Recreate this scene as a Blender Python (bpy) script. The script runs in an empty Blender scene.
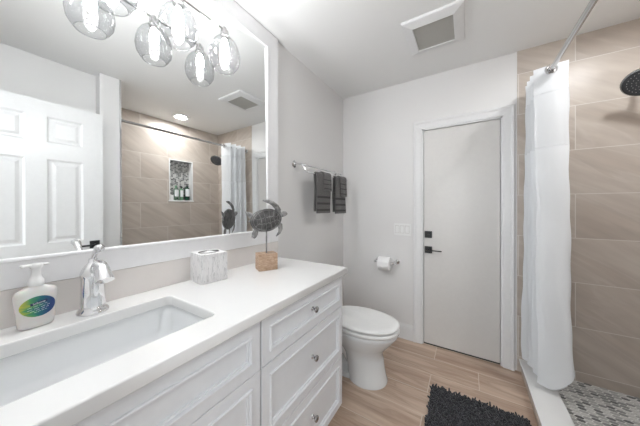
import bpy, bmesh, math, random
from mathutils import Vector, Matrix
PI = math.pi
random.seed(7)
SC = bpy.context.scene
C = SC.collection

# ------------------------------------------------------------ camera, world, large lights, exposure
CAM = Vector((1.1515, 0.0, 1.2521))
YAW = 0.5595
H = 2.44            # ceiling height
D = 2.322           # far wall (door, shower end wall)
W = 2.26            # long shower wall
YN = -0.07          # wall with the entry doorway
cam = bpy.data.cameras.new('camera')
cam.sensor_width = 36.0
cam.lens = 234.346 / 640 * 36
cam.shift_y = -(213 - 207.03) / 640
cam.clip_start = 0.02
camo = bpy.data.objects.new('camera', cam)
camo.location = CAM
camo.rotation_euler = (PI / 2, 0, YAW)
C.objects.link(camo)
SC.camera = camo

world = bpy.data.worlds.new('world')
world.use_nodes = True
world.node_tree.nodes['Background'].inputs[0].default_value = (0.8, 0.85, 0.9, 1)
world.node_tree.nodes['Background'].inputs[1].default_value = 0.5
SC.world = world

def area(name, loc, rot, sx, sy, power, col=(1, 1, 1), spread=PI):
    l = bpy.data.lights.new(name, 'AREA')
    l.shape = 'RECTANGLE'; l.size = sx; l.size_y = sy
    l.energy = power; l.color = col; l.spread = spread
    o = bpy.data.objects.new(name, l)
    o.location = loc; o.rotation_euler = rot
    C.objects.link(o)
    return o
# added fill light, unseen in the hallway behind the camera, through the entry doorway
area('hallway_fill', (1.1, -1.30, 1.45), (-PI / 2 + PI, 0, 0), 1.3, 1.9, 16.0, (0.90, 0.955, 1.0))
BULB = 160.0          # vanity bulbs
CAN = 148.0           # shower can light
SC.view_settings.view_transform = 'Standard'
SC.view_settings.look = 'None'
SC.view_settings.gamma = 1
SC.view_settings.exposure = 0.92
SC.view_settings.use_curve_mapping = False

# ------------------------------------------------------------ helpers
def world_of(o):
    m = o.matrix_basis.copy()
    while o.parent:
        o = o.parent
        m = o.matrix_basis @ m
    return m

def obj(name, bm, mats, parent=None, smooth=False, loc=None, angle=None):
    """links a bmesh built in world coordinates as one mesh object"""
    if parent is not None:
        bm.transform(world_of(parent).inverted())
    elif loc is not None:
        bm.transform(Matrix.Translation(-Vector(loc)))
    bmesh.ops.recalc_face_normals(bm, faces=bm.faces)
    me = bpy.data.meshes.new(name)
    bm.to_mesh(me); bm.free()
    for m in (mats if isinstance(mats, (list, tuple)) else [mats]):
        me.materials.append(m)
    if smooth:
        me.polygons.foreach_set('use_smooth', [True] * len(me.polygons))
        if angle:
            me.set_sharp_from_angle(angle=math.radians(angle))
    o = bpy.data.objects.new(name, me)
    C.objects.link(o)
    if parent is not None:
        o.parent = parent
    elif loc is not None:
        o.location = loc
    return o

def tag(o, label, cat, group=None):
    o['label'] = label; o['category'] = cat
    if group: o['group'] = group
    return o

def thing(name, label, cat, loc=(0, 0, 0), rz=0.0, group=None):
    o = bpy.data.objects.new(name, None)
    o.empty_display_size = 0.05
    o.location = loc; o.rotation_euler = (0, 0, rz)
    C.objects.link(o)
    return tag(o, label, cat, group)

def struct(name, bm, mats, parent=None, **k):
    o = obj(name, bm, mats, parent, **k)
    if parent is None: o['kind'] = 'structure'
    return o

def copy_tree(o, parent=None):
    c = o.copy(); C.objects.link(c)
    if parent is not None: c.parent = parent
    for ch in [x for x in bpy.data.objects if x.parent == o]:
        copy_tree(ch, c)
    return c

def NB(): return bmesh.new()

def box(bm, x0, x1, y0, y1, z0, z1, bev=0.0, seg=2, mi=0, M=None):
    r = bmesh.ops.create_cube(bm, size=1.0)
    vs = r['verts']
    for v in vs:
        v.co = Vector(((x0 + x1) / 2 + v.co.x * (x1 - x0), (y0 + y1) / 2 + v.co.y * (y1 - y0), (z0 + z1) / 2 + v.co.z * (z1 - z0)))
    fs = set(f for v in vs for f in v.link_faces)
    for f in fs: f.material_index = mi
    if bev > 0:
        es = list(set(e for v in vs for e in v.link_edges))
        r = bmesh.ops.bevel(bm, geom=es, offset=bev, segments=seg, profile=0.5, affect='EDGES')
        vs = list(set(v for f in r['faces'] for v in f.verts))
        for f in r['faces']: f.material_index = mi
        if M is not None:
            seen = set(vs)
            st = list(vs)
            while st:
                v = st.pop()
                for e in v.link_edges:
                    w = e.other_vert(v)
                    if w not in seen: seen.add(w); st.append(w)
            vs = list(seen)
    if M is not None:
        for v in vs: v.co = M @ v.co
    return vs

def frame_from(d):
    d = Vector(d).normalized()
    u = d.orthogonal().normalized()
    return u, d.cross(u), d

def ringloft(bm, rings, cap0=True, cap1=True, closed=True, mi=0):
    """rings: lists of points of equal length"""
    rv = [[bm.verts.new(p) for p in r] for r in rings]
    n = len(rv[0])
    for a, b in zip(rv, rv[1:]):
        for i in range(n if closed else n - 1):
            j = (i + 1) % n
            f = bm.faces.new((a[i], a[j], b[j], b[i])); f.material_index = mi
    if cap0: f = bm.faces.new(rv[0][::-1]); f.material_index = mi
    if cap1: f = bm.faces.new(rv[-1]); f.material_index = mi
    return rv

def tube(bm, pts, rad, seg=12, cap=True, mi=0, squash=None):
    pts = [Vector(p) for p in pts]
    if not isinstance(rad, (list, tuple)): rad = [rad] * len(pts)
    rings = []; u = None
    for i, p in enumerate(pts):
        if i == 0: t = pts[1] - pts[0]
        elif i == len(pts) - 1: t = pts[-1] - pts[-2]
        else: t = (pts[i + 1] - pts[i]).normalized() + (pts[i] - pts[i - 1]).normalized()
        t.normalize()
        if u is None: u = t.orthogonal().normalized()
        else: u = (u - t * u.dot(t)).normalized()
        v = t.cross(u)
        rings.append([p + (u * math.cos(a) + v * math.sin(a)) * rad[i] for a in [2 * PI * k / seg for k in range(seg)]])
    ringloft(bm, rings, cap, cap, mi=mi)

def bez(p0, p1, p2, n=8):
    p0, p1, p2 = map(Vector, (p0, p1, p2))
    return [(1 - t) ** 2 * p0 + 2 * t * (1 - t) * p1 + t * t * p2 for t in [i / n for i in range(n + 1)]]

def lathe(bm, prof, origin=(0, 0, 0), axis=(0, 0, 1), seg=24, cap0=False, cap1=False, mi=0):
    """prof: (radius, distance along axis)"""
    u, v, d = frame_from(axis)
    o = Vector(origin)
    rings = [[o + d * z + (u * math.cos(a) + v * math.sin(a)) * max(r, 1e-4) for a in [2 * PI * k / seg for k in range(seg)]] for r, z in prof]
    return ringloft(bm, rings, cap0, cap1, mi=mi)

def inset_panel(bm, o, u, v, n, w, h, prof, mi=0, cap=True):
    """concentric rectangles from corner o spanning u*w, v*h; prof = (inset, height along n)"""
    o, u, v, n = Vector(o), Vector(u), Vector(v), Vector(n)
    rings = []
    for i, z in prof:
        rings.append([o + u * a + v * b + n * z for a, b in ((i, i), (w - i, i), (w - i, h - i), (i, h - i))])
    ringloft(bm, rings, False, cap, mi=mi)

def rrect(cx, cy, w, h, r, n=6):
    pts = []
    for sx, sy, a0 in ((1, 1, 0), (-1, 1, 90), (-1, -1, 180), (1, -1, 270)):
        for k in range(n + 1):
            a = math.radians(a0 + 90 * k / n)
            pts.append((cx + sx * (w / 2 - r) + r * math.cos(a), cy + sy * (h / 2 - r) + r * math.sin(a)))
    return pts

def plate(outlines, thick, bevel=0.0, res=2):
    """bmesh of a flat plate (in xy, centred on z=0) whose later outlines are holes"""
    cu = bpy.data.curves.new('tmp', 'CURVE'); cu.dimensions = '2D'; cu.fill_mode = 'BOTH'
    cu.extrude = max(thick / 2 - bevel, 1e-5); cu.bevel_depth = bevel; cu.bevel_resolution = res
    cu.offset = -bevel
    for pl in outlines:
        s = cu.splines.new('POLY'); s.points.add(len(pl) - 1); s.use_cyclic_u = True
        for p, q in zip(s.points, pl): p.co = (q[0], q[1], 0, 1)
    o = bpy.data.objects.new('tmp', cu); C.objects.link(o)
    dg = bpy.context.evaluated_depsgraph_get()
    me = bpy.data.meshes.new_from_object(o.evaluated_get(dg))
    bm = NB(); bm.from_mesh(me)
    bpy.data.objects.remove(o); bpy.data.curves.remove(cu); bpy.data.meshes.remove(me)
    bmesh.ops.remove_doubles(bm, verts=bm.verts, dist=1e-6)
    return bm

def join_bm(dst, src, M=None):
    if M is not None: src.transform(M)
    me = bpy.data.meshes.new('tmpj'); src.to_mesh(me); src.free()
    dst.from_mesh(me); bpy.data.meshes.remove(me)

def basis(o, u, v, n):
    return Matrix(((u[0], v[0], n[0], o[0]), (u[1], v[1], n[1], o[1]), (u[2], v[2], n[2], o[2]), (0, 0, 0, 1)))

# ------------------------------------------------------------ materials
def srgb(r, g, b):
    f = lambda c: (c / 255 / 12.92) if c / 255 <= 0.04045 else ((c / 255 + 0.055) / 1.055) ** 2.4
    return (f(r), f(g), f(b), 1)

def mat(name, col, rough=0.5, metal=0.0, noise=None, bump=None, coat=0.0, spec=None, sheen=0.0, trans=0.0, ior=None, sss=0.0):
    """principled; noise=(scale, amount) varies colour, bump=(scale, strength)"""
    m = bpy.data.materials.new(name); m.use_nodes = True
    nt = m.node_tree; N = nt.nodes; L = nt.links
    p = N['Principled BSDF']
    c = col if len(col) == 4 else (*col, 1)
    p.inputs['Base Color'].default_value = c
    p.inputs['Roughness'].default_value = rough
    p.inputs['Metallic'].default_value = metal
    p.inputs['Coat Weight'].default_value = coat
    p.inputs['Sheen Weight'].default_value = sheen
    p.inputs['Transmission Weight'].default_value = trans
    if sss: p.inputs['Subsurface Weight'].default_value = sss; p.inputs['Subsurface Scale'].default_value = 0.02
    if ior: p.inputs['IOR'].default_value = ior
    if spec is not None: p.inputs['Specular IOR Level'].default_value = spec
    tc = N.new('ShaderNodeTexCoord')
    ns = noise or (40, 0.03)
    t = N.new('ShaderNodeTexNoise'); t.inputs['Scale'].default_value = ns[0]; t.inputs['Detail'].default_value = 4
    L.new(tc.outputs['Object'], t.inputs['Vector'])
    mx = N.new('ShaderNodeMix'); mx.data_type = 'RGBA'
    a = ns[1]
    mx.inputs['A'].default_value = tuple(min(1, x * (1 - a)) for x in c[:3]) + (1,)
    mx.inputs['B'].default_value = tuple(min(1, x * (1 + a)) for x in c[:3]) + (1,)
    L.new(t.outputs['Fac'], mx.inputs['Factor'])
    L.new(mx.outputs['Result'], p.inputs['Base Color'])
    if bump:
        b = N.new('ShaderNodeBump'); b.inputs['Strength'].default_value = bump[1]; b.inputs['Distance'].default_value = 0.002
        t2 = N.new('ShaderNodeTexNoise'); t2.inputs['Scale'].default_value = bump[0]; t2.inputs['Detail'].default_value = 3
        L.new(tc.outputs['Object'], t2.inputs['Vector'])
        L.new(t2.outputs['Fac'], b.inputs['Height']); L.new(b.outputs['Normal'], p.inputs['Normal'])
    return m

def emis(name, col, strength):
    m = bpy.data.materials.new(name); m.use_nodes = True
    N = m.node_tree.nodes; N.clear()
    e = N.new('ShaderNodeEmission'); e.inputs[0].default_value = (*col, 1); e.inputs[1].default_value = strength
    o = N.new('ShaderNodeOutputMaterial'); m.node_tree.links.new(e.outputs[0], o.inputs[0])
    return m

def thin_glass(name, tint=(0.78, 0.785, 0.79), bubbles=True, rough=0.02, f0=0.06, edge=0.5):
    """thin clear shell: see-through facing the eye, reflective and greyer at grazing angles"""
    m = bpy.data.materials.new(name); m.use_nodes = True
    nt = m.node_tree; N = nt.nodes; L = nt.links; N.clear()
    lw = N.new('ShaderNodeLayerWeight'); lw.inputs['Blend'].default_value = 0.5
    pw = N.new('ShaderNodeMath'); pw.operation = 'POWER'; pw.inputs[1].default_value = 3.0; L.new(lw.outputs['Facing'], pw.inputs[0])
    tcm = N.new('ShaderNodeMix'); tcm.data_type = 'RGBA'
    tcm.inputs['A'].default_value = (*tint, 1); tcm.inputs['B'].default_value = (tint[0] * 0.62, tint[1] * 0.62, tint[2] * 0.63, 1)
    L.new(pw.outputs[0], tcm.inputs['Factor'])
    tr = N.new('ShaderNodeBsdfTransparent'); L.new(tcm.outputs['Result'], tr.inputs[0])
    gl = N.new('ShaderNodeBsdfGlossy'); gl.inputs['Roughness'].default_value = rough
    fac = N.new('ShaderNodeMath'); fac.operation = 'MULTIPLY_ADD'; fac.inputs[1].default_value = edge; fac.inputs[2].default_value = f0
    L.new(pw.outputs[0], fac.inputs[0])
    mx = N.new('ShaderNodeMixShader'); o = N.new('ShaderNodeOutputMaterial')
    L.new(fac.outputs[0], mx.inputs[0]); L.new(tr.outputs[0], mx.inputs[1]); L.new(gl.outputs[0], mx.inputs[2])
    if bubbles:
        tc = N.new('ShaderNodeTexCoord'); v = N.new('ShaderNodeTexVoronoi'); v.inputs['Scale'].default_value = 75
        L.new(tc.outputs['Object'], v.inputs['Vector'])
        mr = N.new('ShaderNodeMapRange'); mr.inputs[1].default_value = 0.0; mr.inputs[2].default_value = 0.30; mr.inputs[3].default_value = 1; mr.inputs[4].default_value = 0
        L.new(v.outputs['Distance'], mr.inputs[0])
        b = N.new('ShaderNodeBump'); b.inputs['Strength'].default_value = 0.8; b.inputs['Distance'].default_value = 0.004
        L.new(mr.outputs[0], b.inputs['Height']); L.new(b.outputs[0], gl.inputs['Normal'])
        # each seed is a small cloudy bubble that scatters light
        df = N.new('ShaderNodeBsdfDiffuse'); df.inputs[0].default_value = (0.9, 0.9, 0.9, 1)
        tl_ = N.new('ShaderNodeBsdfTranslucent'); tl_.inputs[0].default_value = (0.95, 0.95, 0.95, 1)
        m2 = N.new('ShaderNodeMixShader'); m2.inputs[0].default_value = 0.6; L.new(df.outputs[0], m2.inputs[1]); L.new(tl_.outputs[0], m2.inputs[2])
        mr2 = N.new('ShaderNodeMapRange'); mr2.inputs[1].default_value = 0.16; mr2.inputs[2].default_value = 0.24; mr2.inputs[3].default_value = 0.05; mr2.inputs[4].default_value = 0.0
        L.new(v.outputs['Distance'], mr2.inputs[0])
        m3 = N.new('ShaderNodeMixShader'); L.new(mr2.outputs[0], m3.inputs[0]); L.new(mx.outputs[0], m3.inputs[1]); L.new(m2.outputs[0], m3.inputs[2])
        L.new(m3.outputs[0], o.inputs[0])
    else:
        L.new(mx.outputs[0], o.inputs[0])
    return m

def tile_mat(name, plane, ox, oy, bw, rh, off, c1, c2, vein, grout, mortar=0.004, rough=0.35, vein_rot=0.5, vscale=2.2, stretch=(0.35, 2.2), bump=0.25):
    """large tiles laid in courses; plane 'xz','yz','xy' of world position"""
    m = bpy.data.materials.new(name); m.use_nodes = True
    nt = m.node_tree; N = nt.nodes; L = nt.links; p = N['Principled BSDF']
    g = N.new('ShaderNodeNewGeometry'); s = N.new('ShaderNodeSeparateXYZ'); L.new(g.outputs['Position'], s.inputs[0])
    cb = N.new('ShaderNodeCombineXYZ')
    ax = {'x': 0, 'y': 1, 'z': 2}
    def sh(i, o):
        a = N.new('ShaderNodeMath'); a.operation = 'ADD'; a.inputs[1].default_value = -o
        L.new(s.outputs[i], a.inputs[0]); return a.outputs[0]
    L.new(sh(ax[plane[0]], ox), cb.inputs[0]); L.new(sh(ax[plane[1]], oy), cb.inputs[1])
    b = N.new('ShaderNodeTexBrick'); b.offset = off; b.offset_frequency = 2; b.squash = 1
    b.inputs['Scale'].default_value = 1; b.inputs['Brick Width'].default_value = bw; b.inputs['Row Height'].default_value = rh
    b.inputs['Mortar Size'].default_value = mortar; b.inputs['Mortar Smooth'].default_value = 0.0
    b.inputs['Color1'].default_value = (0, 0, 0, 1); b.inputs['Color2'].default_value = (1, 1, 1, 1); b.inputs['Mortar'].default_value = (0.5, 0.5, 0.5, 1)
    L.new(cb.outputs[0], b.inputs['Vector'])
    # veins: position stretched along a rotated direction, shifted per tile
    mp = N.new('ShaderNodeMapping'); mp.inputs['Rotation'].default_value = (0, 0, vein_rot)
    L.new(cb.outputs[0], mp.inputs['Vector'])
    mp2 = N.new('ShaderNodeMapping'); mp2.inputs['Scale'].default_value = (stretch[0], stretch[1], 1)
    L.new(mp.outputs[0], mp2.inputs['Vector'])
    ad = N.new('ShaderNodeVectorMath'); ad.operation = 'MULTIPLY_ADD'
    L.new(b.outputs['Color'], ad.inputs[0]); ad.inputs[1].default_value = (3.1, 5.7, 9.3); L.new(mp2.outputs[0], ad.inputs[2])
    n1 = N.new('ShaderNodeTexNoise'); n1.inputs['Scale'].default_value = vscale; n1.inputs['Detail'].default_value = 6; n1.inputs['Distortion'].default_value = 0.7
    L.new(ad.outputs[0], n1.inputs['Vector'])
    n2 = N.new('ShaderNodeTexNoise'); n2.inputs['Scale'].default_value = vscale * 4; n2.inputs['Detail'].default_value = 8
    L.new(ad.outputs[0], n2.inputs['Vector'])
    r1 = N.new('ShaderNodeValToRGB'); r1.color_ramp.elements[0].position = 0.34; r1.color_ramp.elements[1].position = 0.66
    r1.color_ramp.elements[0].color = c1; r1.color_ramp.elements[1].color = c2
    L.new(n1.outputs['Fac'], r1.inputs[0])
    r2 = N.new('ShaderNodeValToRGB')
    e = r2.color_ramp.elements; e[0].position = 0.47; e[0].color = (0, 0, 0, 1); e[1].position = 0.53; e[1].color = (0, 0, 0, 1)
    x = e.new(0.5); x.color = (1, 1, 1, 1)
    L.new(n1.outputs['Fac'], r2.inputs[0])
    mv = N.new('ShaderNodeMix'); mv.data_type = 'RGBA'; mv.inputs['B'].default_value = vein
    ml = N.new('ShaderNodeMath'); ml.operation = 'MULTIPLY'; ml.inputs[1].default_value = 0.32
    L.new(r2.outputs[0], ml.inputs[0]); L.new(ml.outputs[0], mv.inputs['Factor']); L.new(r1.outputs[0], mv.inputs['A'])
    m2 = N.new('ShaderNodeMix'); m2.data_type = 'RGBA'; m2.blend_type = 'OVERLAY'; m2.inputs['Factor'].default_value = 0.22
    L.new(mv.outputs['Result'], m2.inputs['A']); L.new(n2.outputs['Fac'], m2.inputs['B'])
    mg = N.new('ShaderNodeMix'); mg.data_type = 'RGBA'; mg.inputs['B'].default_value = grout
    L.new(b.outputs['Fac'], mg.inputs['Factor']); L.new(m2.outputs['Result'], mg.inputs['A'])
    L.new(mg.outputs['Result'], p.inputs['Base Color'])
    p.inputs['Roughness'].default_value = rough
    bp = N.new('ShaderNodeBump'); bp.inputs['Strength'].default_value = bump; bp.inputs['Distance'].default_value = 0.002; bp.invert = True
    L.new(b.outputs['Fac'], bp.inputs['Height']); L.new(bp.outputs[0], p.inputs['Normal'])
    return m

def stretched(name, c1, c2, scale, st, rough=0.5, dist=0.5, bump=0.2, lo=0.35, hi=0.65, metal=0.0):
    """grain: noise stretched in object space"""
    m = bpy.data.materials.new(name); m.use_nodes = True
    nt = m.node_tree; N = nt.nodes; L = nt.links; p = N['Principled BSDF']
    tc = N.new('ShaderNodeTexCoord'); mp = N.new('ShaderNodeMapping'); mp.inputs['Scale'].default_value = st
    L.new(tc.outputs['Object'], mp.inputs[0])
    n = N.new('ShaderNodeTexNoise'); n.inputs['Scale'].default_value = scale; n.inputs['Detail'].default_value = 7; n.inputs['Distortion'].default_value = dist
    L.new(mp.outputs[0], n.inputs['Vector'])
    r = N.new('ShaderNodeValToRGB'); r.color_ramp.elements[0].position = lo; r.color_ramp.elements[1].position = hi
    r.color_ramp.elements[0].color = c1; r.color_ramp.elements[1].color = c2
    L.new(n.outputs['Fac'], r.inputs[0]); L.new(r.outputs[0], p.inputs['Base Color'])
    p.inputs['Roughness'].default_value = rough; p.inputs['Metallic'].default_value = metal
    b = N.new('ShaderNodeBump'); b.inputs['Strength'].default_value = bump; b.inputs['Distance'].default_value = 0.002
    L.new(n.outputs['Fac'], b.inputs['Height']); L.new(b.outputs[0], p.inputs['Normal'])
    return m

M_wall = mat('wall_paint', srgb(228, 227, 226), 0.45, noise=(3, 0.01), bump=(260, 0.06))
M_ceil = mat('ceiling_paint', srgb(238, 238, 237), 0.7, noise=(3, 0.01), bump=(200, 0.08))
M_trim = mat('trim_paint', srgb(229, 229, 229), 0.3)
M_frame = mat('mirror_frame_paint', srgb(237, 237, 238), 0.3)
M_door = mat('door_paint', srgb(214, 212, 209), 0.33, bump=(120, 0.03))
M_cab = mat('cabinet_paint', srgb(233, 235, 238), 0.32)
M_quartz = mat('white_quartz', srgb(235, 235, 234), 0.12, noise=(9, 0.02), coat=0.3)
M_splash = mat('greige_stone', srgb(226, 221, 217), 0.25, noise=(14, 0.03))
M_porc = mat('porcelain', srgb(234, 236, 237), 0.08, noise=(4, 0.005), coat=0.5)
M_plastic = mat('white_plastic', srgb(238, 238, 237), 0.3)
M_chrome = mat('chrome', (0.80, 0.80, 0.81), 0.06, 1.0, noise=(20, 0.01))
M_nickel = mat('brushed_nickel', (0.42, 0.41, 0.41), 0.2, 1.0, noise=(60, 0.05))
M_dkchrome = mat('dark_chrome', (0.32, 0.33, 0.34), 0.16, 1.0)
M_black = mat('matte_black', (0.012, 0.012, 0.013), 0.4)
M_dark = mat('dark_gap', (0.05, 0.05, 0.05), 0.8)
M_mirror = mat('mirror_silver', (0.90, 0.915, 0.91), 0.0, 1.0, noise=(1, 0.0))
M_towel = mat('charcoal_terry', srgb(92, 90, 89), 0.95, noise=(90, 0.35), bump=(420, 1.0), sheen=0.3)
M_band = mat('charcoal_woven_band', srgb(62, 61, 60), 0.8, noise=(200, 0.2), bump=(600, 0.4))
M_rug = mat('charcoal_shag', srgb(52, 52, 56), 0.9, noise=(60, 0.35), sheen=0.25)
M_rugbase = mat('rug_backing', (0.03, 0.03, 0.032), 0.9)
M_tile_end = tile_mat('beige_stone_tile_end', 'xz', 1.18, 0.115 - 0.614, 0.61, 0.307, 0.5, srgb(183, 171, 160), srgb(197, 187, 177), srgb(208, 200, 192), srgb(216, 211, 205), 0.0022, vein_rot=0.55)
M_tile_long = tile_mat('beige_stone_tile_long', 'yz', -1.18, 0.115 - 0.614, 0.61, 0.307, 0.5, srgb(183, 171, 160), srgb(197, 187, 177), srgb(208, 200, 192), srgb(216, 211, 205), 0.0022, vein_rot=0.55)
M_floor = tile_mat('wood_look_floor_tile', 'xy', 0.925 - 3.3, 1.727 - 0.2025 * 20, 1.2, 0.2025, 0.25, srgb(170, 144, 124), srgb(206, 184, 165), srgb(150, 124, 106), srgb(214, 202, 188), 0.0022, rough=0.38, vein_rot=0.03, vscale=3.0, stretch=(0.5, 5.0), bump=0.2)
M_globe = thin_glass('seeded_glass')
M_clear = thin_glass('clear_plastic', (0.75, 0.88, 0.80), False, 0.05)
M_bulb = emis('lit_bulb', (0.985, 0.99, 1.0), BULB)
M_can = emis('lit_diffuser', (0.98, 0.99, 1.0), CAN)

# ------------------------------------------------------------ room shell
T = 0.12
bm = NB(); box(bm, -0.2, 2.7, -1.6, D + 0.2, -0.1, 0.0); struct('floor', bm, M_floor)
bm = NB(); box(bm, -0.2, 2.7, -1.6, D + 0.2, H, H + 0.1); struct('ceiling', bm, M_ceil)
bm = NB(); box(bm, -T, 0, YN, D, 0, H); struct('wall_left', bm, M_wall)
# far wall, with the closet door opening
DX0, DX1, DZ = 0.803, 1.390, 1.965
bm = NB()
box(bm, -T, DX0, D, D + T, 0, H); box(bm, DX1, 1.478, D, D + T, 0, H); box(bm, DX0, DX1, D, D + T, DZ, H)
struct('wall_far', bm, M_wall)
bm = NB(); box(bm, DX0 - 0.02, DX1 + 0.02, D + 0.05, D + T, 0, DZ + 0.02); struct('wall_closet', bm, M_trim)
bm = NB(); box(bm, 1.478, W + T, D - 0.004, D + T, 0, H); struct('wall_shower_end', bm, M_tile_end)
# right side of the room by the entry door
bm = NB(); box(bm, 1.66, 1.83, YN, 0.705, 0, H); struct('wall_right', bm, M_wall)
PX, PY0, PY1 = 1.56, 0.705, 0.843
bm = NB(); box(bm, PX, W + T, PY0, PY1, 0, H); struct('wall_partition', bm, M_wall)
bm = NB(); box(bm, PX + 0.006, W, PY1, PY1 + 0.008, 0.05, H); struct('wall_shower_near', bm, M_tile_end)
# long shower wall with niche
NY0, NY1, NZ0, NZ1, ND = 1.585, 1.905, 1.372, 1.940, 0.09
bm = NB()
box(bm, W, W + T, PY1, NY0, 0, H); box(bm, W, W + T, NY1, D, 0, H)
box(bm, W, W + T, NY0, NY1, 0, NZ0); box(bm, W, W + T, NY0, NY1, NZ1, H)
struct('wall_shower_long', bm, M_tile_long)
# entry wall with doorway behind the camera
EX0, EX1, EZ = 0.738, 1.460, 2.06
bm = NB()
box(bm, -T, EX0, YN - T, YN, 0, H); box(bm, EX1, 1.83, YN - T, YN, 0, H); box(bm, EX0, EX1, YN - T, YN, EZ, H)
struct('wall_near', bm, M_wall)
bm = NB()
box(bm, 0.0, 0.1, -1.5, YN - T, 0, H); box(bm, 2.1, 2.2, -1.5, YN - T, 0, H); box(bm, 0.0, 2.2, -1.6, -1.5, 0, H); box(bm, 1.83, 2.2, YN - T, YN - T + 0.1, 0, H)
struct('wall_hallway', bm, M_wall)

def casing(name, x0, x1, zt, y, s, w, head_w):
    """mitred profiled casing round an opening in a wall facing s*y"""
    prof = [(0, 0), (0, 0.010), (0.012, 0.013), (w * 0.35, 0.014), (w * 0.62, 0.015), (w * 0.75, 0.020), (w * 0.93, 0.021), (w, 0.015), (w, 0)]
    bm = NB()
    rings = []
    for d, h in prof:
        rings.append([Vector((x0 - d, y + s * h, 0)), Vector((x0 - d, y + s * h, zt + d * head_w)), Vector((x1 + d, y + s * h, zt + d * head_w)), Vector((x1 + d, y + s * h, 0))])
    ringloft(bm, rings, False, False, closed=False)
    return bm
bm = casing('trim', DX0, DX1, DZ, D, -1, 0.073, 1.0)
# jamb returns
for a, b in ((DX0, DX0 + 0.012), (DX1 - 0.012, DX1)): box(bm, a, b, D - 0.002, D + 0.05, 0, DZ)
box(bm, DX0, DX1, D - 0.002, D + 0.05, DZ - 0.012, DZ)
struct('trim_1', bm, M_trim)
bm = casing('trim', EX0, EX1, EZ, YN, 1, 0.065, 1.0)
struct('trim_2', bm, M_trim)
# closet door slab
dt = bpy.data.objects.new('door_1', None); C.objects.link(dt); dt.location = (DX0, D, 0); dt['kind'] = 'structure'
SX0, SX1, SZ1 = DX0 + 0.015, DX1 - 0.015, DZ - 0.015
bm = NB(); box(bm, SX0, SX1, D + 0.012, D + 0.046, 0.012, SZ1, 0.002); obj('door_slab', bm, M_door, dt)
bm = NB(); box(bm, DX0, DX1, D + 0.016, D + 0.05, 0.0, 0.010, 0); obj('door_gap_shade', bm, M_dark, dt)  # dark strip stands in for the shade in the gap under the door
def sq_rose(par, x, y, z, s, hw=0.03):
    bm = NB(); box(bm, x - hw, x + hw, y, y + s, z - hw, z + hw, 0.002); return obj('rose', bm, M_black, par)
bm = NB(); box(bm, 0.826, 0.886, D - 0.001, D + 0.0125, 0.973, 1.033, 0.002)
lk = obj('deadbolt', bm, M_black, dt)
bm = NB(); box(bm, 0.848, 0.864, D - 0.012, D, 1.000, 1.006, 0.001); obj('thumb_turn', bm, M_black, lk)
bm = NB(); box(bm, 0.826, 0.886, D - 0.001, D + 0.0125, 0.835, 0.895, 0.002)
hd = obj('door_handle', bm, M_black, dt)
bm = NB(); box(bm, 0.850, 0.968, D - 0.052, D - 0.040, 0.861, 0.871, 0.003); tube(bm, [(0.858, D, 0.866), (0.858, D - 0.048, 0.866)], 0.008)
obj('lever', bm, M_black, hd)

# baseboards
def baseboard(name, p0, p1, n, h=0.14):
    p0, p1, n = Vector(p0), Vector(p1), Vector(n)
    pr = [(0.0, 0), (0.014, 0), (0.014, h * 0.72), (0.011, h * 0.80), (0.011, h * 0.86), (0.005, h * 0.95), (0.004, h), (0, h)]
    bm = NB()
    ringloft(bm, [[p + n * a + Vector((0, 0, b)) for a, b in pr] for p in (p0, p1)])
    struct(name, bm, M_trim)
baseboard('baseboard_far', (0, D, 0), (DX0 - 0.074, D, 0), (0, -1, 0))
baseboard('baseboard_left', (0, 1.26, 0), (0, D, 0), (1, 0, 0))
baseboard('baseboard_right', (1.66, YN, 0), (1.66, PY0, 0), (-1, 0, 0))

# shower pan of elongated hexagon mosaic
def hexes(bm, u0, u1, v0, v1, a, b, tip, gap, put, weights):
    """elongated hexagons with half length a, half width b; put(u, v, h) gives a point"""
    du = 2 * a - tip; dv = 2 * b
    i = 0; u = u0 + a
    while u < u1:
        v = v0 + b + (b if i % 2 else 0)
        while v < v1 - b * 0.3:
            g = gap / 2
            ring = [(-a + g, 0), (-a + tip + g * 0.5, -b + g), (a - tip - g * 0.5, -b + g), (a - g, 0), (a - tip - g * 0.5, b - g), (-a + tip + g * 0.5, b - g)]
            pts = [(min(max(u + p, u0), u1), min(max(v + q, v0), v1)) for p, q in ring]
            mi = random.choices(range(1, 1 + len(weights)), weights)[0]
            try:
                lo = [bm.verts.new(put(p, q, 0)) for p, q in pts]
                hi = [bm.verts.new(put(u + (p - u) * 0.96, v + (q - v) * 0.96, 0.002)) for p, q in pts]
                f = bm.faces.new(hi); f.material_index = mi
                for k in range(6):
                    f = bm.faces.new((lo[k], lo[(k + 1) % 6], hi[(k + 1) % 6], hi[k])); f.material_index = mi
            except ValueError: pass
            v += dv
        u += du; i += 1
M_g = [mat('mosaic_grout', srgb(226, 225, 222), 0.8)]
for nm, c in (('marble_white', (200, 199, 196)), ('marble_light_grey', (172, 172, 170)), ('marble_grey', (140, 140, 139)), ('marble_dark_grey', (104, 104, 104))):
    M_g.append(mat(nm, srgb(*c), 0.3, noise=(50, 0.22)))
CX0, CX1, CZ = 1.487, 1.637, 0.10
bm = NB(); box(bm, CX1, W, PY1, D - 0.004, 0.0, 0.048)
hexes(bm, CX1, W, PY1 + 0.008, D - 0.004, 0.0240, 0.0128, 0.0110, 0.0066, lambda u, v, h: Vector((u, v, 0.0485 + h)), [4, 4, 3, 2])
struct('floor_shower', bm, M_g)
bm = NB(); box(bm, CX0 + 0.012, CX1 - 0.004, PY1, D - 0.004, 0, CZ - 0.02, mi=1)
box(bm, CX0, CX1, PY1, D - 0.004, CZ - 0.02, CZ, 0.004)
struct('trim_3', bm, [M_quartz, M_tile_end])
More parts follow.
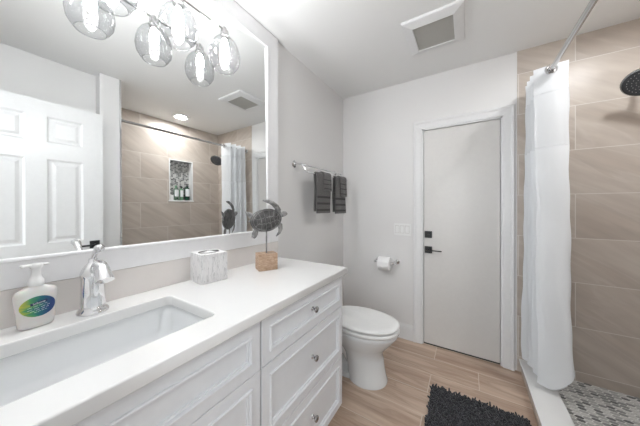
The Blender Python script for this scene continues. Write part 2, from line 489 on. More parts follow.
# metal tile edges where tile meets paint
bm = NB(); box(bm, PX - 0.003, PX + 0.010, PY1 - 0.004, PY1 + 0.010, 0.1, H); struct('trim_4', bm, M_chrome)
# niche lining
bm = NB()
box(bm, W + ND, W + T + 0.01, NY0, NY1, NZ0, NZ1)
hexes(bm, NY0, NY1, NZ0, NZ1, 0.0145, 0.0125, 0.007, 0.0025, lambda u, v, h: Vector((W + ND - 0.0005 - h, u, v)), [4, 3, 3, 3])
struct('wall_niche', bm, M_g)
bm = NB(); e = 0.012
box(bm, W - 0.004, W + ND, NY0 - 0.001, NY0 + e, NZ0, NZ1); box(bm, W - 0.004, W + ND, NY1 - e, NY1 + 0.001, NZ0, NZ1)
box(bm, W - 0.004, W + ND, NY0 + e, NY1 - e, NZ1 - e, NZ1); box(bm, W - 0.010, W + ND, NY0 - 0.01, NY1 + 0.01, NZ0 - 0.008, NZ0 + e, 0.002)
struct('trim_5', bm, M_quartz)

# ------------------------------------------------------------ ceiling fixtures
vt = thing('ceiling_vent', 'square white exhaust fan cover with grey grille on the ceiling', 'vent', (0.966, 1.745, H))
bm = NB()
inset_panel(bm, (0.79, 1.56, H), (1, 0, 0), (0, 1, 0), (0, 0, -1), 0.352, 0.37, [(0, 0), (0.0, 0.010), (0.006, 0.016), (0.055, 0.030), (0.060, 0.030), (0.062, 0.018)], cap=False)
obj('frame', bm, M_trim, vt)
M_grille = mat('vent_grille', srgb(186, 184, 178), 0.6)
bm = NB()
box(bm, 0.850, 1.083, 1.620, 1.870, H - 0.019, H - 0.012)
for k in range(24):
    y = 1.626 + k * 0.0103
    box(bm, 0.852, 1.081, y, y + 0.0045, H - 0.024, H - 0.018)
obj('grille', bm, M_grille, vt)

cl = thing('recessed_light', 'round lit recessed light in the ceiling above the shower', 'light', (1.975, 1.60, H))
bm = NB(); lathe(bm, [(0.105, 0), (0.103, 0.006), (0.078, 0.010), (0.074, 0.004), (0.060, 0.0025), (0.060, 0)], (1.975, 1.60, H), (0, 0, -1), 40); obj('trim_ring', bm, M_trim, cl, smooth=True, angle=40)
bm = NB(); lathe(bm, [(0.060, 0.0005), (0.0595, 0.0035), (0.0001, 0.005)], (1.975, 1.60, H), (0, 0, -1), 40); obj('diffuser', bm, M_can, cl)

# ------------------------------------------------------------ mirror
MY0, MY1, MZ0, MZ1 = YN + 0.115, 1.132, 1.103, 2.325
FY1 = 1.248
mr = thing('framed_mirror', 'large wall mirror in a flat white frame above the vanity backsplash', 'mirror', (0, 0.59, 1.012))
bm = NB()
inset_panel(bm, (0.001, YN + 0.004, 1.0115), (0, 1, 0), (0, 0, 1), (1, 0, 0), FY1 - YN - 0.004, H - 0.006 - 1.0115,
            [(0, 0), (0, 0.020), (0.002, 0.022), (0.097, 0.022), (0.099, 0.026), (0.106, 0.026), (0.109, 0.025), (0.113, 0.022), (0.113, 0.002)], cap=False)
for v in bm.verts:
    if v.co.z < 1.2: v.co.z = 1.0115 + (v.co.z - 1.0115) * 0.0915 / 0.113
fr = obj('frame', bm, M_frame, mr)
bm = NB(); box(bm, -0.004, 0.004, MY0 - 0.06, MY1 + 0.01, MZ0 - 0.01, MZ1 + 0.01)
MT_ = Matrix.Translation((0.0135, 0, 1.71)) @ Matrix.Rotation(-0.0085, 4, 'Y')    # the glass leans back a touch
for v in bm.verts: v.co = MT_ @ (v.co - Vector((0, 0, 1.71)))
obj('mirror_glass', bm, M_mirror, mr)

# ------------------------------------------------------------ vanity
VY0, VY1, VX = YN + 0.012, 1.236, 0.512
ST = 0.596      # gap between sink unit and drawer stack
TOP = 0.862
vn = thing('vanity_cabinet', 'white vanity cabinet with moulded doors and drawers under the quartz top', 'cabinet', (0.26, 0.59, 0))
bm = NB()
box(bm, 0.003, VX, VY1 - 0.018, VY1, 0.096, TOP, 0.001); box(bm, 0.003, VX - 0.06, VY1 - 0.018, VY1, 0.0, 0.096)
box(bm, 0.003, VX - 0.06, VY0, VY1 - 0.018, 0.0, 0.09)
box(bm, 0.003, VX - 0.002, VY0, VY0 + 0.018, 0.09, TOP)
box(bm, 0.003, VX - 0.002, VY0, VY1 - 0.018, 0.09, 0.108)
box(bm, 0.003, VX - 0.03, ST - 0.009, ST + 0.009, 0.108, TOP)
box(bm, VX - 0.030, VX - 0.012, VY0, VY1 - 0.018, TOP - 0.03, TOP)
obj('carcass', bm, M_cab, vn)
bm = NB(); box(bm, 0.004, 0.012, VY0, VY1 - 0.018, 0.108, TOP); obj('back_panel', bm, M_cab, vn)
PR = [(0, 0), (0, 0.0175), (0.0012, 0.019), (0.0385, 0.019), (0.0390, 0.0235), (0.0415, 0.0255), (0.0455, 0.0255), (0.0475, 0.0215), (0.0480, 0.0160), (0.0530, 0.0155), (0.0545, 0.0095), (0.056, 0.0095)]
def front(name, y0, y1, z0, z1):
    bm = NB()
    inset_panel(bm, (VX, y0, z0), (0, 1, 0), (0, 0, 1), (1, 0, 0), y1 - y0, z1 - z0, PR)
    bm.faces.new([bm.verts.new(Vector((VX, a, b))) for a, b in ((y0, z0), (y1, z0), (y1, z1), (y0, z1))])
    bmesh.ops.remove_doubles(bm, verts=bm.verts, dist=1e-6)
    return obj(name, bm, M_cab, vn)
def knob(par, y, z):
    bm = NB(); lathe(bm, [(0.010, 0), (0.010, 0.002), (0.0055, 0.004), (0.005, 0.012), (0.0085, 0.0165), (0.0135, 0.020), (0.0150, 0.0245), (0.0135, 0.028), (0.0085, 0.0305), (0.0001, 0.0315)], (VX + 0.0095, y, z), (1, 0, 0), 24)
    k = obj('knob', bm, M_nickel, par, smooth=True); k['label'] = 'round nickel knob'
g = 0.0038
rows = [(0.850, 0.677), (0.672, 0.390), (0.385, 0.100)]
for z1, z0 in rows:
    d = front('drawer', ST + g, VY1 - 0.001, z0, z1)
    knob(d, 0.938, (z0 + z1) / 2)
front('false_drawer_front', VY0, ST - g, 0.675, 0.848)
mid = 0.262
d = front('door', mid + g, ST - g, 0.100, 0.672); knob(d, mid + 0.04, 0.58)
d = front('door', VY0, mid - g, 0.100, 0.672); knob(d, mid - 0.04, 0.58)

# countertop with rounded-rectangle sink opening
SXa, SXb, SYa, SYb = 0.145, 0.452, 0.030, 0.474
CTX, CTY = 0.560, 1.249
o1 = [(0.003, YN + 0.003), (CTX, YN + 0.003), (CTX, CTY), (0.003, CTY)]
h1 = rrect((SXa + SXb) / 2, (SYa + SYb) / 2, SXb - SXa, SYb - SYa, 0.022)
bm = plate([o1, h1], 0.038, 0.005, 3)
bm.transform(Matrix.Translation((0, 0, 0.881)))
ct = obj('countertop', bm, M_quartz, loc=(0.28, 0.59, 0.862))
tag(ct, 'white quartz countertop with a rectangular sink opening on the vanity', 'countertop')
bm = NB(); box(bm, 0.002, 0.020, YN + 0.003, 1.249, 0.9005, 1.0105, 0.0015)
bs = obj('backsplash', bm, M_splash, loc=(0.01, 0.59, 0.9005)); tag(bs, 'low greige stone backsplash strip between countertop and mirror frame', 'backsplash')

# sink basin
sk = thing('undermount_sink', 'white rectangular undermount sink basin set in the vanity top', 'sink', ((SXa + SXb) / 2, (SYa + SYb) / 2, 0.73))
bm = NB()
rings = []
cx, cy = (SXa + SXb) / 2, (SYa + SYb) / 2
w0, h0 = SXb - SXa + 0.012, SYb - SYa + 0.012
prof = [(0.02, 0.861, 0.03), (0.0, 0.861, 0.028), (0.0, 0.855, 0.028), (-0.006, 0.84, 0.03), (-0.012, 0.78, 0.04), (-0.022, 0.755, 0.05), (-0.045, 0.742, 0.06), (-0.10, 0.738, 0.05)]
for dd, z, r in prof:
    rings.append([Vector((p[0], p[1], z)) for p in rrect(cx, cy, w0 + 2 * dd, h0 + 2 * dd, r, 8)])
ringloft(bm, rings, False, True)
bo = obj('basin', bm, M_porc, sk, smooth=True, angle=50)
so = bo.modifiers.new('thick', 'SOLIDIFY'); so.thickness = 0.006; so.offset = -1
bm = NB(); lathe(bm, [(0.028, 0), (0.028, 0.003), (0.022, 0.004), (0.018, 0.001), (0.0001, 0.001)], (cx, cy, 0.7385), (0, 0, 1), 24, cap0=True); obj('drain', bm, M_chrome, sk, smooth=True)

# ------------------------------------------------------------ faucet
FX, FY = 0.090, 0.262
fc = thing('faucet', 'polished chrome single-lever faucet behind the sink', 'faucet', (FX, FY, 0.9))
bm = NB()
lathe(bm, [(0.0403, 0.0), (0.0409, 0.006), (0.0378, 0.012), (0.0335, 0.016), (0.0311, 0.022), (0.0317, 0.028), (0.0311, 0.07), (0.0299, 0.115), (0.0311, 0.120), (0.0335, 0.124), (0.0335, 0.130), (0.0317, 0.136), (0.0281, 0.146), (0.0207, 0.158), (0.0152, 0.164), (0.0116, 0.170), (0.0128, 0.175), (0.0110, 0.180), (0.0001, 0.181)], (FX, FY, 0.9005), (0, 0, 1), 32, cap0=True)
obj('body', bm, M_chrome, fc, smooth=True, angle=60)
bm = NB()
# spout: arm swelling into a downturned trumpet mouth
pts = bez((FX + 0.004, FY, 1.018), (FX + 0.050, FY, 1.092), (FX + 0.092, FY, 1.052), 10) + [Vector((FX + 0.104, FY, 1.038)), Vector((FX + 0.113, FY, 1.024))]
rad = [0.012, 0.0135, 0.0145, 0.015, 0.0155, 0.016, 0.0165, 0.017, 0.0175, 0.018, 0.0185, 0.020, 0.0235]
tube(bm, pts, rad, 20)
obj('spout', bm, M_chrome, fc, smooth=True, angle=50)
bm = NB()
tube(bm, [(FX + 0.02, FY, 0.93), (FX + 0.030, FY, 0.99), (FX + 0.042, FY, 1.04)], [0.004, 0.010, 0.006], 12)
obj('brace', bm, M_chrome, fc, smooth=True)
bm = NB()
pts = bez((FX, FY, 1.072), (FX + 0.012, FY, 1.10), (FX + 0.052, FY, 1.118), 8) + [Vector((FX + 0.068, FY, 1.121)), Vector((FX + 0.076, FY, 1.120))]
tube(bm, pts, [0.0075, 0.0075, 0.0075, 0.0078, 0.0082, 0.009, 0.010, 0.0115, 0.0125, 0.0125, 0.006], 16)
obj('lever', bm, M_chrome, fc, smooth=True, angle=60)

# ------------------------------------------------------------ soap bottle
SPX, SPY, SPR = 0.070, 0.142, 0.12
sp = thing('soap_bottle', 'white pump soap bottle with a blue and green oval label beside the faucet', 'bottle', (SPX, SPY, 0.9005), SPR)
MS = Matrix.Translation((SPX, SPY, 0.9005)) @ Matrix.Rotation(SPR, 4, 'Z')
M_soap = mat('milky_plastic', srgb(236, 234, 231), 0.22, trans=0.15, sss=0.2)
bm = NB(); rings = []
for z, hw, ht in ((0.0, 0.031, 0.016), (0.004, 0.0355, 0.019), (0.02, 0.0375, 0.0205), (0.05, 0.0395, 0.021), (0.08, 0.0435, 0.020), (0.098, 0.0440, 0.0185), (0.108, 0.040, 0.017), (0.114, 0.028, 0.0155), (0.119, 0.016, 0.0135), (0.124, 0.0135, 0.0135)):
    rings.append([MS @ Vector((ht * math.copysign(abs(math.cos(a)) ** 0.9, math.cos(a)), hw * math.copysign(abs(math.sin(a)) ** 0.8, math.sin(a)), z)) for a in [2 * PI * k / 40 for k in range(40)]])
ringloft(bm, rings)
obj('body', bm, M_soap, sp, smooth=True, angle=70)
bm = NB()
def P3(x, y, z): return MS @ Vector((x, y, z))
lathe(bm, [(0.0155, 0.1205), (0.0165, 0.122), (0.016, 0.136), (0.0125, 0.141), (0.010, 0.150), (0.0095, 0.168), (0.013, 0.173), (0.0145, 0.178), (0.013, 0.184), (0.0001, 0.185)], MS @ Vector((0, 0, 0)), (0, 0, 1), 28)
box(bm, -0.009, 0.009, -0.030, 0.012, 0.1755, 0.1845, 0.003, M=MS)
box(bm, -0.006, 0.006, 0.010, 0.026, 0.1765, 0.1835, 0.003, M=MS)
pm = obj('pump', bm, M_plastic, sp, smooth=True, angle=50); 
# oval label following the front of the body
def label_mat():
    m = bpy.data.materials.new('soap_label'); m.use_nodes = True
    nt = m.node_tree; N = nt.nodes; L = nt.links; p = N['Principled BSDF']; p.inputs['Roughness'].default_value = 0.3
    tc = N.new('ShaderNodeTexCoord'); mp = N.new('ShaderNodeMapping'); mp.inputs['Rotation'].default_value = (0.45, 0, 0); mp.inputs['Scale'].default_value = (1, 9, 40)
    L.new(tc.outputs['Object'], mp.inputs[0])
    n = N.new('ShaderNodeTexNoise'); n.inputs['Scale'].default_value = 2.2; n.inputs['Detail'].default_value = 3; L.new(mp.outputs[0], n.inputs['Vector'])
    s = N.new('ShaderNodeSeparateXYZ'); L.new(tc.outputs['Object'], s.inputs[0])
    # yellow-green at the upper left, blue to the right, green below
    a = N.new('ShaderNodeMapRange'); a.inputs[1].default_value = -0.035; a.inputs[2].default_value = 0.03; L.new(s.outputs[1], a.inputs[0])
    ad = N.new('ShaderNodeMath'); ad.operation = 'ADD'; L.new(a.outputs[0], ad.inputs[0])
    mm = N.new('ShaderNodeMath'); mm.operation = 'MULTIPLY_ADD'; mm.inputs[1].default_value = 0.9; mm.inputs[2].default_value = -0.45
    L.new(n.outputs['Fac'], mm.inputs[0]); L.new(mm.outputs[0], ad.inputs[1])
    r = N.new('ShaderNodeValToRGB'); e = r.color_ramp.elements
    e[0].position = 0.0; e[0].color = srgb(196, 190, 60); e[1].position = 0.95; e[1].color = srgb(28, 60, 120)
    x = e.new(0.28); x.color = srgb(70, 150, 90); x = e.new(0.52); x.color = srgb(20, 100, 110)
    L.new(ad.outputs[0], r.inputs[0]); L.new(r.outputs[0], p.inputs['Base Color'])
    return m
M_lab = label_mat(); M_navy = mat('label_navy', srgb(22, 36, 84), 0.3); M_white = mat('label_white', srgb(235, 238, 240), 0.4)
def front_x(y, z):
    tab = ((0.0, 0.031, 0.016), (0.004, 0.0355, 0.019), (0.02, 0.0375, 0.0205), (0.05, 0.0395, 0.021), (0.08, 0.0435, 0.020), (0.098, 0.0440, 0.0185), (0.108, 0.040, 0.017))
    for (za, wa, ta), (zb, wb, tb) in zip(tab, tab[1:]):
        if za <= z <= zb:
            f = (z - za) / (zb - za); hw = wa + (wb - wa) * f; ht = ta + (tb - ta) * f
            s = min(1, abs(y) / hw) ** (1 / 0.8)
            return ht * math.sqrt(max(0, 1 - s * s)) ** 0.9
    return 0.018
bm = NB()
tl = 0.30   # the label is tilted
def lab_pt(a, r, off):
    u, v = r * 0.036 * math.cos(a), r * 0.0300 * math.sin(a)
    y = u * math.cos(tl) - v * math.sin(tl); z = 0.062 + u * math.sin(tl) * 0.6 + v * math.cos(tl)
    return P3(front_x(y, z) + off, y, z)
rr = [[lab_pt(2 * PI * k / 40, q / 6, 0.0006) for k in range(40)] for q in range(1, 7)]
ringloft(bm, rr, True, False)
lb = obj('label', bm, M_lab, sp, smooth=True); lb['label'] = 'oval blue, green and yellow printed label'
bm = NB()
for (u0, u1, v0, v1) in ((-0.016, 0.019, 0.007, 0.0145),):
    n = 8
    r0 = []; r1 = []
    for k in range(n + 1):
        u = u0 + (u1 - u0) * k / n
        for rrw, v in ((r0, v0), (r1, v1)):
            y = u * math.cos(tl) - v * math.sin(tl) * 0.3; z = 0.062 + u * math.sin(tl) * 0.6 + v * math.cos(tl)
            rrw.append(P3(front_x(y, z) + 0.0011, y, z))
    ringloft(bm, [r0, r1], False, False, closed=False)
obj('name_band', bm, M_navy, lb)
def text_mesh(body, size, at, u, v, nrm, mt, parent, name):
    cu = bpy.data.curves.new('t', 'FONT'); cu.body = body; cu.size = size; cu.align_x = 'CENTER'; cu.align_y = 'CENTER'; cu.extrude = 0.0001
    o = bpy.data.objects.new('t', cu); C.objects.link(o)
    dg = bpy.context.evaluated_depsgraph_get(); me = bpy.data.meshes.new_from_object(o.evaluated_get(dg))
    b = NB(); b.from_mesh(me); bpy.data.objects.remove(o); bpy.data.curves.remove(cu); bpy.data.meshes.remove(me)
    b.transform(basis(at, u, v, nrm))
    return obj(name, b, mt, parent)
Rn = MS.to_3x3()
def on_label(v, u=0.0, off=0.0018):
    y = u * math.cos(tl) - v * math.sin(tl) * 0.3; z = 0.062 + u * math.sin(tl) * 0.6 + v * math.cos(tl)
    return P3(front_x(y, z) + off, y, z)
us = math.atan2(math.sin(tl) * 0.6, math.cos(tl))
U = Rn @ Vector((0, math.cos(us), math.sin(us))); Vv = Rn @ Vector((0, -math.sin(us), math.cos(us))); Nn = Rn @ Vector((1, 0, 0))
text_mesh('Softsoap', 0.0072, on_label(0.0105, 0.0015), U, Vv, Nn, M_white, lb, 'lettering')
bm = NB()
for v, uu, w in ((0.002, -0.002, 0.040), (-0.0045, 0.0, 0.046), (-0.010, 0.001, 0.038), (-0.0155, 0.002, 0.026)):
    n = 14
    for k in range(n):
        if k % 4 == 3: continue
        ua = uu - w / 2 + w * k / n; ub = ua + w / n * 0.92
        q = [on_label(v, ua, 0.0010), on_label(v, ub, 0.0010), on_label(v + 0.0010, ub, 0.0010), on_label(v + 0.0010, ua, 0.0010)]
        bm.faces.new([bm.verts.new(x) for x in q])
obj('small_print', bm, M_white, lb)

# ------------------------------------------------------------ tissue box
TB = thing('tissue_box', 'whitewashed wooden tissue box cover standing on the countertop', 'tissue box', (0.0875, 0.680, 0.9005), -0.14)
MT = world_of(TB)
M_white_wood = stretched('whitewashed_wood', srgb(182, 181, 183), srgb(232, 231, 231), 5, (24, 24, 5), 0.7, 1.4, 0.4, 0.26, 0.50)
hw = 0.062; th = 0.134
bm = NB()
def tbp(x, y, z): return MT @ Vector((x, y, z))
for (a, b, c, d_) in ((-hw, hw, -hw, -hw + 0.008), (-hw, hw, hw - 0.008, hw), (-hw, -hw + 0.008, -hw + 0.008, hw - 0.008), (hw - 0.008, hw, -hw + 0.008, hw - 0.008)):
    box(bm, a, b, c, d_, 0, th - 0.008, 0.0012, 1, M=MT)
b2 = plate([rrect(0, 0, 2 * hw, 2 * hw, 0.003, 2), [(0.032 * math.cos(2 * PI * k / 28), 0.046 * math.sin(2 * PI * k / 28)) for k in range(28)]], 0.008, 0.001, 1)
join_bm(bm, b2, MT @ Matrix.Translation((0, 0, th - 0.004)))
obj('cover', bm, M_white_wood, TB)
M_rim = mat('weathered_rim', srgb(118, 116, 114), 0.6, noise=(60, 0.3))
bm = NB()
tube(bm, [MT @ Vector((0.033 * math.cos(2 * PI * k / 28), 0.047 * math.sin(2 * PI * k / 28), th + 0.0005)) for k in range(29)], 0.0024, 6, False)
ri = obj('opening_rim', bm, M_rim, TB, smooth=True); ri['label'] = 'dark rim of the oval opening'
bm = NB(); rings = []
for z, s, q in ((th - 0.03, 1.0, 0), (th - 0.012, 0.92, 0.1), (th - 0.003, 0.6, 0.4), (th + 0.003, 0.22, 0.8)):
    rings.append([MT @ Vector(((0.029 * math.cos(a) * s) + 0.002 * q * math.sin(5 * a), 0.042 * math.sin(a) * s + 0.003 * q * math.cos(4 * a), z + 0.0025 * q * math.sin(6 * a))) for a in [2 * PI * k / 36 for k in range(36)]])
ringloft(bm, rings)
M_tissue = mat('tissue_paper', srgb(244, 244, 244), 0.9)
obj('tissue', bm, M_tissue, TB, smooth=True)

# ------------------------------------------------------------ turtle figurine
TU = thing('turtle_figurine', 'grey metal sea turtle figurine on a rod over a light wooden block', 'figurine', (0.186, 0.968, 0.9005), 0.0)
un = Vector((0.866, -0.50, 0)); uu = Vector((0.50, 0.866, 0))
rb = math.atan2(uu.y, uu.x)
MB_ = Matrix.Translation((0.186, 0.968, 0.9005)) @ Matrix.Rotation(rb + 0.02, 4, 'Z')
M_block = stretched('light_wood_block', srgb(160, 130, 106), srgb(198, 172, 148), 6, (5, 10, 40), 0.6, 0.8, 0.3)
bm = NB(); box(bm, -0.053, 0.053, -0.040, 0.040, 0, 0.092, 0.002, M=MB_)
obj('base', bm, M_block, TU)
M_tm = stretched('pewter_metal', srgb(96, 96, 97), srgb(168, 167, 166), 30, (1, 1, 1), 0.42, 1.0, 0.6, 0.3, 0.7, metal=0.6)
tc_ = Vector((0.186, 0.968, 1.178))
k_ = 0.001294
def tp(px, py, h=0.0): return tc_ + uu * ((px - 370) * k_) + Vector((0, 0, -(py - 135) * k_)) + un * h
bm = NB(); tube(bm, [Vector((0.186, 0.968, 0.990)), Vector((0.186, 0.968, 1.125))], 0.0042, 10)
obj('rod', bm, M_tm, TU, smooth=True)
# shell: double dome with raised scutes
bm = NB()
tilt = math.radians(-10)
def shell_outline(a):
    r = 1 + 0.03 * math.cos(2 * a)
    x = 68 * math.cos(a) * r; y = 50 * math.sin(a) * r * (1 - 0.10 * math.cos(a))
    return x * math.cos(tilt) - y * math.sin(tilt), x * math.sin(tilt) + y * math.cos(tilt)
def shp(a, s, h):
    x, y = shell_outline(a); return tp(370 + x * s, 135 + y * s, h)
for sgn, hh in ((1, 0.020), (-1, 0.010)):
    rings = [[shp(2 * PI * k / 40, s, sgn * (0.0025 + hh * math.sqrt(max(0, 1 - s * s)))) for k in range(40)] for s in (1.0, 0.97, 0.9, 0.75, 0.55, 0.3, 0.05)]
    ringloft(bm, rings, False, True)
ringloft(bm, [[shp(2 * PI * k / 40, 1.0, h) for k in range(40)] for h in (-0.0025, 0.0025)], False, False)
M_ts = stretched('pewter_shell', srgb(56, 56, 56), srgb(112, 111, 110), 30, (1, 1, 1), 0.5, 1.0, 0.6, 0.3, 0.7, metal=0.5)
shl = obj('shell', bm, M_ts, TU, smooth=True, angle=50)
bm = NB()
def ridge(pts, r=0.0017):
    out = []
    for (x, y) in pts:
        s = min(0.999, math.hypot(x / 68, y / 50)); out.append(tp(370 + x * math.cos(tilt) - y * math.sin(tilt), 135 + x * math.sin(tilt) + y * math.cos(tilt), 0.003 + 0.020 * math.sqrt(1 - s * s)))
    tube(bm, out, r, 6)
def dens(a, b, n=5): return [(a[0] + (b[0] - a[0]) * i / n, a[1] + (b[1] - a[1]) * i / n) for i in range(n + 1)]
spn = [(-44, -12), (-26, -15), (-8, -16), (12, -16), (30, -14), (46, -8)]
low = [(x, -y) for x, y in spn]
for A in (spn, low):
    for p, q in zip(A, A[1:]):
        mp_ = ((p[0] + q[0]) / 2, (p[1] + q[1]) / 2 + (5 if A is spn else -5)); ridge(dens(p, mp_, 2) + dens(mp_, q, 2)[1:])
for p, q in zip(spn, low): ridge(dens(((p[0]), p[1] + 3), (q[0], q[1] - 3)))
for x, y in spn: ridge(dens((x, y), (x * 1.22, -44 * math.sqrt(max(0.02, 1 - (x * 1.22 / 62) ** 2)) * 0.9)))
for x, y in low: ridge(dens((x, y), (x * 1.22, 44 * math.sqrt(max(0.02, 1 - (x * 1.22 / 62) ** 2)) * 0.9)))
for f_ in (0.86, 0.97):
    ridge([(68 * f_ * math.cos(2 * PI * k / 40), 50 * f_ * math.sin(2 * PI * k / 40)) for k in range(41)], 0.0019)
obj('shell_pattern', bm, M_tm, shl, smooth=True)
def blade(name, spine, widths, h=0.004, bend=0.0):
    bm = NB(); rings = []
    n = len(spine)
    for i, (x, y) in enumerate(spine):
        a = spine[max(0, i - 1)]; b = spine[min(n - 1, i + 1)]
        tx, ty = b[0] - a[0], b[1] - a[1]; l = math.hypot(tx, ty); nx, ny = -ty / l, tx / l
        w = widths[i]; rg = []
        for k in range(12):
            an = 2 * PI * k / 12
            rg.append(tp(x + nx * w * math.cos(an), y + ny * w * math.cos(an), h * math.sin(an) * (0.4 + 0.6 * w / max(widths)) + bend * (i / n) ** 2))
        rings.append(rg)
    ringloft(bm, rings)
    return obj(name, bm, M_tm, TU, smooth=True)
blade('flipper', [(425, 112), (424, 92), (414, 76), (398, 62), (376, 53), (352, 49)], [10, 13, 12, 10, 8, 3], bend=0.012)
blade('flipper', [(420, 148), (432, 160), (434, 176), (428, 192), (412, 208)], [9, 12, 10, 7, 2], bend=0.012)
blade('flipper', [(318, 128), (304, 116), (292, 106), (280, 98)], [10, 11, 8, 2], bend=-0.004)
blade('flipper', [(335, 160), (326, 176), (320, 192), (316, 206), (320, 212)], [8, 10, 13, 11, 3], bend=0.004)
blade('tail', [(306, 136), (297, 139), (290, 142)], [6, 4, 1])
blade('head', [(425, 118), (438, 113), (450, 109), (460, 108), (466, 110)], [11, 11, 12, 10, 4], h=0.009)

# ------------------------------------------------------------ vanity light
VL = thing('vanity_light', 'chrome bar light with seeded clear glass globes above the mirror', 'light', (0.03, 0.41, 2.385))
RZ = 2.142; GX = 0.122
gys = (0.08, 0.300, 0.520, 0.742)
bm = NB(); tube(bm, [(GX, gys[0] - 0.005, RZ), (GX, gys[-1] + 0.006, RZ)], 0.0055, 12); obj('bar', bm, M_chrome, VL, smooth=True, angle=60)
bm = NB(); lathe(bm, [(0.036, 0), (0.036, 0.010), (0.034, 0.014), (0.012, 0.020), (0.011, 0.026)], (0.027, 0.41, 2.385), (1, 0, 0), 32, cap0=True, cap1=True)
obj('backplate', bm, M_chrome, VL, smooth=True, angle=40)
bm = NB(); tube(bm, bez((0.045, 0.41, 2.385), (GX + 0.01, 0.41, 2.39), (GX, 0.41, RZ), 12), 0.006, 10)
obj('arm', bm, M_chrome, VL, smooth=True)
def globe(y):
    z0 = RZ - 0.001
    bm = NB(); lathe(bm, [(0.0001, 0.012), (0.008, 0.011), (0.010, 0.002), (0.010, -0.004), (0.019, -0.008), (0.020, -0.030), (0.0225, -0.033), (0.0225, -0.037), (0.012, -0.038), (0.011, -0.052), (0.0001, -0.053)], (GX, y, z0), (0, 0, 1), 24)
    s = obj('socket', bm, M_nickel, VL, smooth=True, angle=50)
    bm = NB(); lathe(bm, [(0.021, -0.032), (0.0235, -0.036), (0.033, -0.044), (0.050, -0.062), (0.0635, -0.086), (0.0715, -0.115), (0.0735, -0.140), (0.069, -0.168), (0.057, -0.190), (0.047, -0.200)], (GX, y, z0), (0, 0, 1), 40)
    # rounded rim round the open bottom
    tube(bm, [(GX + 0.046 * math.cos(2 * PI * k / 36), y + 0.046 * math.sin(2 * PI * k / 36), z0 - 0.201) for k in range(37)], 0.0016, 6, False)
    obj('globe', bm, M_globe, VL, smooth=True)
    bm = NB(); lathe(bm, [(0.009, -0.050), (0.011, -0.056), (0.0150, -0.068), (0.0185, -0.084), (0.0190, -0.098), (0.0165, -0.112), (0.009, -0.121), (0.0001, -0.124)], (GX, y, z0), (0, 0, 1), 24, cap0=True)
    obj('bulb', bm, M_bulb, s, smooth=True)
for y in gys: globe(y)

# ------------------------------------------------------------ towel bar, towels
TR = thing('towel_bar', 'chrome double towel bar on the left wall beside the mirror', 'towel bar', (0.0, 1.78, 1.59))
BY0, BY1 = 1.452, 2.115
bm = NB(); tube(bm, [(0.072, BY0 - 0.006, 1.583), (0.072, BY1 + 0.006, 1.583)], 0.0055, 12); obj('rail', bm, M_chrome, TR, smooth=True, angle=60)
bm = NB(); tube(bm, [(0.132, BY0 - 0.006, 1.517), (0.132, BY1 + 0.03, 1.517)], 0.0055, 12); obj('rail', bm, M_chrome, TR, smooth=True, angle=60)
for y in (BY0, BY1):
    bm = NB(); lathe(bm, [(0.028, 0.0005), (0.028, 0.006), (0.022, 0.010), (0.013, 0.014), (0.010, 0.020)], (0, y, 1.590), (1, 0, 0), 28, cap0=True)
    tube(bm, [(0.015, y, 1.590), (0.040, y, 1.589), (0.072, y, 1.583), (0.105, y, 1.548), (0.120, y, 1.522), (0.134, y, 1.517)], [0.008, 0.007, 0.0085, 0.006, 0.006, 0.008], 12)
    obj('bracket', bm, M_chrome, TR, smooth=True, angle=50)

